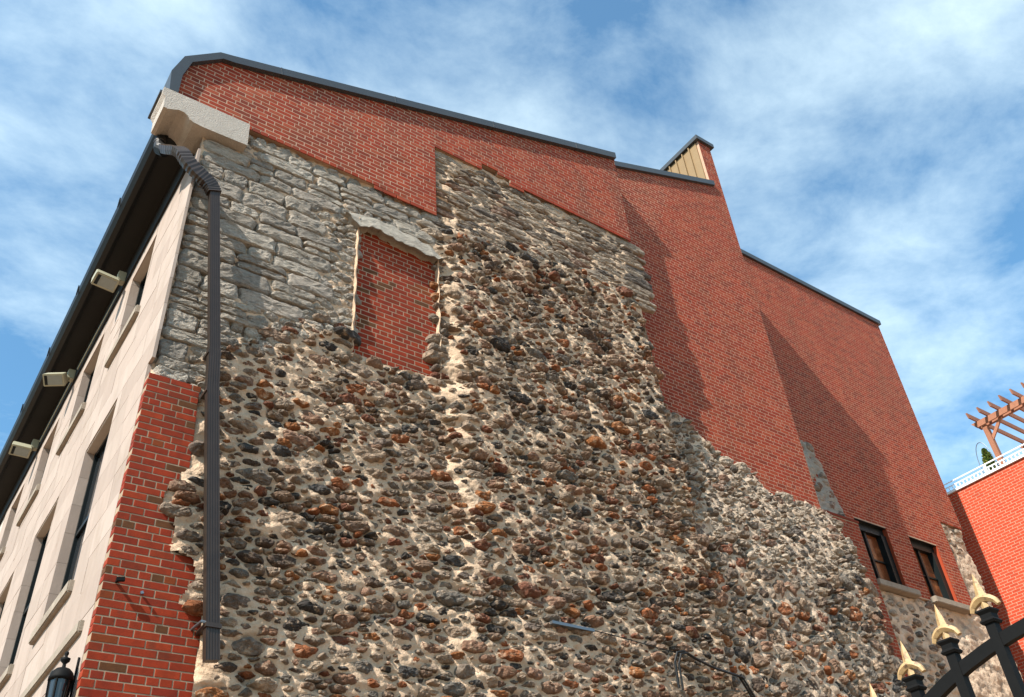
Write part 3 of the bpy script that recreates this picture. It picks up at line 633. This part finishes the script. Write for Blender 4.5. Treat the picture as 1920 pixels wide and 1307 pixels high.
# pier left of the window
brick_wall(B3, 'brick_pier', [(12.6, 5.2), (13.90, 5.2), (13.90, 9.42), (12.6, 9.42)], M['brick_upper'], M['mortar'], Y3 - .07, 60, z0=5.2, seed=8, thick=.068)
q = MB(); q.box(12.6, 13.92, Y3 - .085, Y3 - .002, 9.42, 9.47); q.obj('pier_cap', M['brick_upper'], B3)
for (a, b, c, d) in W3:
    w = empty('window', ((a + b) / 2, Y3 + .2, c)); keep_at(w, B3)
    def part(nm, m, x0, x1, y0, y1, z0, z1, bev=0):
        qq = MB(); qq.box(x0, x1, y0, y1, z0, z1); o = qq.obj(nm, m, bevel=bev); o.parent = w; o.location = -ploc(w)
    part('jamb_lining', M['brick_wing'], a - .012, a + .001, Y3 - .002, Y3 + .3, c, d); part('jamb_lining', M['brick_wing'], b - .001, b + .012, Y3 - .002, Y3 + .3, c, d)
    part('frame_head_shade', M['frame_dark'], a, b, Y3 + .09, Y3 + .25, d - .17, d - .002)  # frame head made tall and black, standing in for deep shadow there
    part('head_lining', M['frame_dark'], a, b, Y3 + .004, Y3 + .09, d - .012, d + .002)
    part('frame_stile', M['frame_dark'], a + .002, a + .10, Y3 + .12, Y3 + .25, c, d - .16)
    part('frame_stile', M['frame_dark'], b - .16, b - .002, Y3 + .06, Y3 + .25, c, d - .16)
    part('frame_bottom', M['frame_dark'], a + .1, b - .16, Y3 + .12, Y3 + .25, c, c + .07)
    part('muntin', M['frame_dark'], a + .40, a + .46, Y3 + .13, Y3 + .24, c + .07, d - .16)
    part('muntin', M['frame_dark'], a + .10, a + .40, Y3 + .15, Y3 + .22, (c + d) / 2 - .09, (c + d) / 2 - .06)
    part('muntin', M['frame_dark'], a + .46, b - .16, Y3 + .15, Y3 + .22, (c + d) / 2 - .09, (c + d) / 2 - .06)
    part('pane', M['pane_brick_reflection'], a + .05, b - .05, Y3 + .185, Y3 + .195, c + .03, d - .1)
    part('sill', M['sill_stone'], a - .04, b + .22, Y3 - .13, Y3 + .2, c - .13, c - .003, .012)
def yp(u, z): return Y3 + .03 - .05 * sm(8.2, 6, z)
def keep3(U, Z):
    U = np.asarray(U, float); Z = np.asarray(Z, float)
    low = (Z < 8.24 + .06 * np.sin(U * 5)) & (U > 13.85) & ~((Z > 8.12) & ((np.abs(U - 14.5) < .66) | (np.abs(U - 16.3) < .75)))
    pr = (U > 17.22 + .04 * np.sin(Z * 9)) & (Z < 10.30)
    return (low | pr) & (U < 18.10)
s3 = fitted(lambda u, z: bool(keep3(u, z)) and bool(keep3(u + .1, z)) and bool(keep3(u - .1, z + .06)), 13.9, 18.1, 5.0, 10.3, 2.2, [(.18, 160), (.12, 600), (.08, 900)], 51, gap=(.02, .04))
rw3 = field('stone_patch', B3, M['mortar_gray'], 13.8, 18.12, 4.9, 10.4, .03, yp, keep3, [(ell(s3), .006)], .012, 12, rough=.03)
set_fitted(rw3, s3, yp, M['stone_flat'], 40, (.015, .05), (2.5, 6), 52, rough=.016)
q = MB(); q.box(13.85, 18.085, Y3 + .06, Y3 + .32, 0, 8.17); q.obj('wall_core', M['mortar_gray'], B3)
def keep3b(U, Z):
    U = np.asarray(U, float); Z = np.asarray(Z, float); return (U > 12.3) & (U < np.interp(Z, [9.45, 9.7, 10.2, 10.6, 11.0, 11.1], [13.62, 13.60, 13.42, 13.36, 13.22, 12.9])) & (Z < 11.1) & (Z > 9.48)
s3b = fitted(lambda u, z: bool(keep3b(u, z)) and bool(keep3b(u + .12, z)), 12.4, 13.7, 9.5, 11.1, 1.3, [(.14, 60), (.09, 120)], 53, gap=(.02, .05))
rw3b = field('stone_patch', B3, M['cement'], 12.3, 13.7, 9.45, 11.15, .025, lambda U, Z: Y3 - .03 + 0 * U, keep3b, [(ell(s3b), .006)], .012, 14, rough=.02)
set_fitted(rw3b, s3b, lambda u, z: Y3 - .03 + 0 * u, M['stone_flat'], 20, (.02, .05), (2.5, 6), 54, rough=.016)

# ================================================================== RED BUILDING ON THE RIGHT (faces -x at x = 22.5)
KR = .8785; X4 = CAM[0] + (22.5 - CAM[0]) * KR
sc = lambda x, y, z: (CAM[0] + (x - CAM[0]) * KR, CAM[1] + (y - CAM[1]) * KR, CAM[2] + (z - CAM[2]) * KR)
ZR = sc(0, 0, 13.33)[2]
B4 = tag(empty('red_brick_building', (24, 0, 0)), 'sunlit orange-red brick building with a white roof terrace railing', 'building')
q = MB(); q.box(X4, 30, -8, 12, 0, ZR); bw = q.obj('brick_wall', M['mortar_pink'], B4)
bs = lay([(-4.0, 6.0), (6.0, 6.0), (6.0, ZR - .01), (-4.0, ZR - .01)], z0=ZR, header=0)
Q = np.array([b_ for b_ in bs if inframe((X4, b_[0], b_[2]), 50)]); nq = len(Q); V = np.zeros((nq, 8, 3)); prd = .0008 + RNG.uniform(-.0003, .0003, nq)
for i, (ui, zi) in enumerate(((0, 2), (1, 2), (1, 3), (0, 3))):
    V[:, i] = np.stack([np.full(nq, X4 + .01), Q[:, ui], Q[:, zi]], 1); V[:, i + 4] = np.stack([X4 - prd, Q[:, ui], Q[:, zi]], 1)
Fq = np.array([(7, 6, 5, 4), (4, 5, 1, 0), (5, 6, 2, 1), (6, 7, 3, 2), (7, 4, 0, 3)])
o = link('bricks_beyond', np_mesh('bricks', V.reshape(-1, 3), (Fq[None] + (np.arange(nq) * 8)[:, None, None]).reshape(-1, 4), M['brick_red']), bw); o['kind'] = 'stuff'; o.location = -ploc(bw)
q = MB(); q.box(X4 - .05, X4 + .4, -8.02, 12.02, ZR + .003, ZR + .06); q.obj('parapet_flashing', M['white'], B4)
rail = empty('terrace_railing', (X4 + .1, 2, ZR)); keep_at(rail, B4)
def rpart(nm, qq, m=M['white']): o = qq.obj(nm, m); o.parent = rail; o.location = -ploc(rail)
for z in (.325, .22):
    q = MB(); q.box(X4 + .05, X4 + .08, -5, 6, ZR + z - .011, ZR + z + .011); rpart('rail', q)
for y in np.arange(-3.6, 6, 1.62):
    q = MB(); q.box(X4 + .04, X4 + .09, y + .28, y + .33, ZR + .06, ZR + .325); rpart('rail_post', q)
for y in np.arange(-2.4, 5.2, .10):
    q = MB(); q.box(X4 + .06, X4 + .075, y - .011, y + .011, ZR + .06, ZR + .21); rpart('baluster', q)

# pergola, cedar and wire hoop on the terrace
T = lambda x, y, z: sc(x, y, z)
P0 = tag(empty('pergola', T(23.5, 2.5, 13.33)), 'brown timber pergola on the roof terrace of the orange-red building', 'pergola')
def tbox(nm, m, par, x0, x1, y0, y1, z0, z1):
    a_, b_ = T(x0, y0, z0), T(x1, y1, z1); q = MB(); q.box(a_[0], b_[0], a_[1], b_[1], a_[2], b_[2]); return q.obj(nm, m, par)
for (x, y) in ((23.5, 2.67), (23.5, .2), (26, 2.67), (26, .2)): tbox('post', M['wood'], P0, x - .07, x + .07, y - .07, y + .07, 13.33, 15.22)
for x in (23.40, 23.60, 26):
    q = MB(); q.prism([(2.92, 15.32), (2.98, 15.40), (-.2, 15.40), (-.2, 15.22), (2.86, 15.22)], x - .025, x + .025, lambda a, b, w: T(w, a, b)); q.obj('beam', M['wood'], P0)
for y in (2.80, 2.45, 2.1, 1.75, 1.4, 1.05, .7, .35):
    q = MB(); q.prism([(22.95, 15.56), (23.0, 15.405), (26.6, 15.405), (26.6, 15.56)], y - .022, y + .022, lambda a, b, w: T(a, w, b)); q.obj('rafter', M['wood'], P0)
q = MB(); q.beam(T(23.5, 2.63, 14.75), T(23.5, 2.15, 15.25), .045, .08); q.obj('brace', M['wood'], P0)
cb = T(23.6, 3.03, 13.33)
CT = tag(empty('cedar_tree', cb), 'small conical green cedar behind the white terrace railing', 'tree')
q = MB(); q.tube([cb, T(23.6, 3.03, 14.4)], [.04, .01], 8); q.obj('trunk', M['wood'], CT)
rg = random.Random(9); q = MB()
for i in range(1900):
    t = rg.random() ** .8; rr = .26 * (1 - t) ** .75 * rg.uniform(.4, 1.08) + .01; a = rg.uniform(0, 6.28)
    c = Vector(T(23.6 + rr * math.cos(a), 3.03 + rr * math.sin(a), 13.5 + 1.12 * t)); d = Vector((math.cos(a) + rg.uniform(-.6, .6), math.sin(a) + rg.uniform(-.6, .6), 1.2)).normalized() * .06; s_ = d.cross(Vector((rg.uniform(-1, 1), rg.uniform(-1, 1), rg.uniform(-1, 1)))).normalized() * .017
    q.add([c - s_, c + s_, c + d + s_ * .4, c + d - s_ * .4], [(0, 1, 2, 3)])
q.obj('crown', M['leaf'], CT)
q = MB(); q.tube([T(23.45, 3.25, 13.33)] + [T(23.45, 3.03 + .22 * math.cos(a), 14.2 + .62 * math.sin(a)) for a in np.linspace(0, math.pi, 20)] + [T(23.45, 2.81, 13.33)], .010, 6, up=(1, 0, 0))
tag(q.obj('garden_hoop', M['steel']), 'thin wire hoop arching over the small cedar on the terrace', 'garden hoop')

# ================================================================== DOWNSPOUT
D = tag(empty('downspout', (.9, -.1, 4.2)), 'dark brown corrugated metal downspout slanting down the stone corner', 'downspout')
pf = []; w_, d_ = .052, .036
def side(a, b, n):
    for i in range(n):
        t0, t1, t2, t3 = (i / n, (i + .5) / n, (i + .5) / n, (i + 1) / n); ins = .0035
        nx, ny = (b[1] - a[1]), -(b[0] - a[0]); l_ = math.hypot(nx, ny); nx, ny = nx / l_, ny / l_
        for t, k in ((t0, 0), (t1, 0), (t2, ins), (t3 - .001, ins)): pf.append((a[0] + (b[0] - a[0]) * t - nx * k, a[1] + (b[1] - a[1]) * t - ny * k))
side((-w_, -d_), (w_, -d_), 5); side((w_, -d_), (w_, d_), 3); side((w_, d_), (-w_, d_), 5); side((-w_, d_), (-w_, -d_), 3)
YP = -.115
q = MB(); q.tube([(.235, YP, 9.22), (.517, YP - .02, 7.10)], 1.0, prof=pf, up=(1, 0, .13)); q.obj('pipe_upper', M['brown_metal'], D)
q = MB(); q.tube([(.512, YP - .02, 7.14), (.55, YP - .03, 6.70), (.872, YP - .085, 4.18)], 1.0, prof=[(a * 1.07, b * 1.07) for a, b in pf], up=(1, 0, .13)); q.obj('pipe_lower', M['brown_metal'], D)
for (x, z) in ((.515, 7.1), (.556, 6.66), (.84, 4.45)):
    q = MB(); q.box(x - .064, x + .064, YP - .045 - .03 * (7.3 - z), YP + .10, z - .018, z + .018); q.obj('bracket', M['brown_metal'], D)
q = MB(); q.tube([(.79, YP - .10, 4.47), (.75, YP - .10, 4.475), (.74, YP + .05, 4.475), (.74, -.01, 4.475)], .012, 8); q.obj('wall_fixing', M['steel'], D)
pts = [(-.30, .30, 10.05), (-.26, .12, 9.86), (-.215, -.04, 9.72), (-.17, YP, 9.62), (-.10, YP - .02, 9.50), (.02, YP - .02, 9.40), (.13, YP - .01, 9.345), (.20, YP, 9.29), (.24, YP, 9.20)]
fine = []
for i in range(len(pts) - 1):
    for k in range(6): fine.append(np.array(pts[i]) + (np.array(pts[i + 1]) - np.array(pts[i])) * k / 6)
rad = [1.30 + (.10 if i % 2 else -.03) for i in range(len(fine))]
q = MB(); q.tube(fine, rad, prof=[(a * 1.0, b * 1.0) for a, b in [(-w_, -d_), (-.02, -d_ * 1.1), (.02, -d_ * 1.1), (w_, -d_), (w_ * 1.1, 0), (w_, d_), (-w_, d_), (-w_ * 1.1, 0)]], up=(.6, .3, .7)); q.obj('elbow', M['brown_metal'], D)
q = MB(); q.tube([(-.355, .37, 10.26), (-.355, .36, 10.14), (-.34, .34, 10.06), (-.29, .29, 10.0)], [.06, .06, .075, .075], 14); q.obj('outlet', M['black_metal'], D)
q = MB(); q.tube([(-.355, .37, 10.19), (-.355, .365, 10.165)], .066, 14); q.obj('outlet_band', M['brown_metal'], D)

# ================================================================== FLOODLIGHTS under the eaves
def flood(label, y, zr, yaw, pitch, far=0):
    t = tag(empty('floodlight', (-.03, y, 10.02)), label, 'floodlight', 'floodlights under the eaves')
    q = MB(); q.box(-.10, .0, -.055, .055, -.07, .09); q.obj('mount_box', M['beige'], None, bevel=.006).parent = t
    q = MB(); q.beam((-.07, .0, -.07), (-.10, -.02, -.14), .04, .03); q.obj('bracket', M['beige']).parent = t
    h = MB(); bw_, bh, bd = .15, .095, .085
    h.add([(-bw_, -bd, -bh), (bw_, -bd, -bh), (bw_, -bd, bh), (-bw_, -bd, bh), (-bw_ * .9, bd, -bh * .8), (bw_ * .9, bd, -bh * .8), (bw_ * .9, bd, bh * .8), (-bw_ * .9, bd, bh * .8)],
          [(3, 2, 1, 0), (4, 5, 6, 7), (0, 1, 5, 4), (1, 2, 6, 5), (2, 3, 7, 6), (3, 0, 4, 7)])
    hd = h.obj('housing', M['beige'], bevel=.008); hd.parent = t; hd.location = (-.235, -.05, -.15); hd.rotation_euler = (pitch, 0, yaw)
    g_ = MB(); g_.box(-bw_ * .82, bw_ * .82, -bd - .006, -bd + .001, -bh * .72, bh * .72); o = g_.obj('lens', M['lens']); o.parent = hd
    g_ = MB(); g_.box(-bw_ * .82, -bw_ * .55, -bd - .009, -bd + .001, -bh * .72, bh * .72); o = g_.obj('lens_shade', M['frame_dark']); o.parent = hd
flood('beige floodlight beside the upper window closest to the corner downspout', 2.68, 0, math.radians(8), math.radians(58))
flood('beige floodlight turned sideways under the eaves, second from the corner downspout', 5.15, 0, math.radians(-32), math.radians(50))
flood('beige floodlight far along the eaves, third from the corner downspout', 7.35, 0, math.radians(0), math.radians(55))

# ================================================================== WALL LANTERN by the corner
LN = tag(empty('wall_lantern', (-.11, .12, 3.5)), 'black lantern with a ball finial on the limestone front', 'wall lantern')
q = MB(); q.lathe([(.0, .72), (.012, .715), (.016, .70), (.010, .685), (.013, .675), (.035, .665), (.032, .645), (.012, .625), (.014, .60), (.05, .585), (.075, .56), (.088, .52), (.088, .50)], (-.11, .12, 3.5), 20); q.obj('cap', M['iron'], LN, smooth=True)
q = MB(); q.lathe([(.075, .50), (.055, .15), (.03, .12)], (-.11, .12, 3.5), 8); q.obj('lantern_glass', M['glass_dark'], LN)
for k in range(6):
    a = k * math.pi / 3; q = MB(); q.beam((-.11 + .08 * math.cos(a), .12 + .08 * math.sin(a), 4.0), (-.11 + .058 * math.cos(a), .12 + .058 * math.sin(a), 3.64), .01, .01); q.obj('glazing_bar', M['iron'], LN)
q = MB(); q.tube([(-.11, .12, 3.64), (-.11, .12, 3.5), (-.05, .12, 3.45), (.005, .12, 3.5)], .014, 8); q.obj('bracket', M['iron'], LN)
q = MB(); q.tube([(-.012, .16, 4.2), (-.012, .16, 3.5)], .009, 6); q.obj('conduit', M['iron'], LN)

# small fixings and cable on the wall
q = MB(); q.beam((.10, -.014, 4.757), (.10, -.075, 4.75), .018, .018); q.beam((.085, -.075, 4.75), (.145, -.08, 4.76), .03, .03)
tag(q.obj('wall_hook', M['iron']), 'short rusty black hook fixed in the brick corner pier', 'hook')
q = MB(); q.beam((.30, -.014, 4.70), (.30, -.05, 4.695), .014, .014); q.beam((.296, -.05, 4.70), (.305, -.052, 4.68), .02, .02)
tag(q.obj('wall_bolt', M['steel']), 'small grey bolt in the brick corner pier beside the hook', 'bolt')
ywl = lambda u_, z_: float(ystone(np.array(u_), np.array(z_))) - .075
q = MB(); q.box(4.27, 4.82, ywl(4.5, 5.05) - .01, ywl(4.5, 5.05) + .10, 5.045, 5.075); strap = q.obj('metal_strap', M['steel'])
tag(strap, 'flat grey metal strap fixed across the rubble stones', 'strap')
q = MB(); cpt = [(4.80, ywl(4.8, 5.06), 5.06), (5.1, ywl(5.1, 5.06), 5.05), (5.5, ywl(5.5, 5) - .01, 5.02), (5.95, ywl(5.95, 5) - .02, 4.985)]
q.tube(cpt, .006, 6)
lp = [(5.9, ywl(5.9, 4.9) - .02, 4.6), (5.9, ywl(5.9, 4.9) - .03, 4.88), (5.95, ywl(6, 5) - .04, 4.985), (6.05, ywl(6, 5) - .04, 5.01), (6.25, ywl(6.2, 5) - .03, 4.95), (6.5, ywl(6.5, 5) - .02, 4.90), (6.9, ywl(6.8, 5) - .02, 4.86), (7.1, ywl(6.8, 5), 4.6)]
q.tube(lp, .014, 8); lp2 = [(a + .035, b_ - .02, c - .02) for a, b_, c in lp]; q.tube(lp2, .012, 8)
tag(q.obj('cable', M['rubber']), 'black cable looping over the lower rubble wall from the metal strap', 'cable')

# ================================================================== IRON FENCE with gilded spearheads (runs along y at x = 2.5)
FN = tag(empty('iron_fence', (2.5, -5.1, 0)), 'black iron fence with gilded spearhead finials and a rising top rail', 'fence')
tz = lambda y: float(np.interp(-y, [4.2, 4.48, 4.69, 4.91, 5.128, 5.343, 5.56, 5.78, 6.0], [2.5, 2.70, 2.86, 2.984, 3.075, 3.133, 3.165, 3.175, 3.18]))
ys = [-4.48, -4.69, -4.91, -5.128, -5.343, -5.78]
for y in ys:
    zt = tz(y); pk = empty('picket', (2.5, y, 0)); keep_at(pk, FN)
    def pp(nm, qq, m, **k): o = qq.obj(nm, m, **k); o.parent = pk; o.location = -ploc(pk)
    q = MB(); q.tube([(2.5, y, .05), (2.5, y, zt - .20)], .021, prof=[(-1, -1), (1, -1), (1, 1), (-1, 1)], up=(1, 0, 0)); pp('bar', q, M['iron'])
    q = MB()
    for (a, z0, z1, a2) in ((.028, -.225, -.215, .034), (.034, -.215, -.203, .026), (.026, -.203, -.185, .026), (.026, -.185, -.172, .035), (.035, -.172, -.165, .035)):
        q.add([(2.5 + sx * a, y + sy * a, zt + z0) for sx, sy in ((-1, -1), (1, -1), (1, 1), (-1, 1))] + [(2.5 + sx * a2, y + sy * a2, zt + z1) for sx, sy in ((-1, -1), (1, -1), (1, 1), (-1, 1))], [(3, 2, 1, 0), (4, 5, 6, 7), (0, 1, 5, 4), (1, 2, 6, 5), (2, 3, 7, 6), (3, 0, 4, 7)])
    pp('collar', q, M['iron'])
    q = MB(); hw, hx = .026, .013        # four-sided spear blade
    lev = [(zt - .17, .016, .011), (zt - .12, .016, .011), (zt - .112, hw * .8, hx), (zt - .10, hw * .86, hx), (zt - .05, hw * .55, hx * .7), (zt - .012, hw * .16, hx * .3), (zt, .001, .001)]
    vs_ = []; fs_ = []
    for z, a, b_ in lev: vs_ += [(2.5 - b_, y, z), (2.5, y - a, z), (2.5 + b_, y, z), (2.5, y + a, z)]
    for i in range(len(lev) - 1):
        for k in range(4): fs_.append((4 * i + k, 4 * i + (k + 1) % 4, 4 * i + 4 + (k + 1) % 4, 4 * i + 4 + k))
    q.add(vs_, fs_ + [(3, 2, 1, 0), tuple(range(4 * len(lev) - 4, 4 * len(lev)))]); pp('spearhead', q, M['gold'])
    q = MB(); path = []; rr_ = []
    for k in range(15):
        t = -1 + 2 * k / 14; path.append((2.5, y + .062 * t, zt - .112 - .036 * t * t - (.010 if abs(t) > .9 else 0))); rr_.append(.55 + .45 * (1 - abs(t) ** 3))
    q.tube(path, [.018 * a for a in rr_], prof=[(1.25, 0), (.6, .9), (-.6, .9), (-1.25, 0), (-.6, -.9), (.6, -.9)], up=(1, 0, 0)); pp('crossguard', q, M['gold'])
rp = [(2.5, y, tz(y) - .30) for y in np.linspace(-4.3, -5.95, 16)]
q = MB(); q.tube(rp, .026, prof=[(-.7, -1), (.7, -1), (.7, 1), (-.7, 1)], up=(1, 0, 0)); q.obj('top_rail', M['iron'], FN)
q = MB(); q.box(2.485, 2.515, -5.95, -4.3, .25, .30); q.obj('bottom_rail', M['iron'], FN)
q = MB(); q.tube([(2.5, -4.3, 0), (2.5, -4.3, 2.45)], .035, prof=[(-1, -1), (1, -1), (1, 1), (-1, 1)], up=(1, 0, 0)); q.obj('end_post', M['iron'], FN)
q = MB(); q.tube([(2.5, -5.95, 0), (2.5, -5.95, 2.95)], .035, prof=[(-1, -1), (1, -1), (1, 1), (-1, 1)], up=(1, 0, 0)); q.obj('end_post', M['iron'], FN)
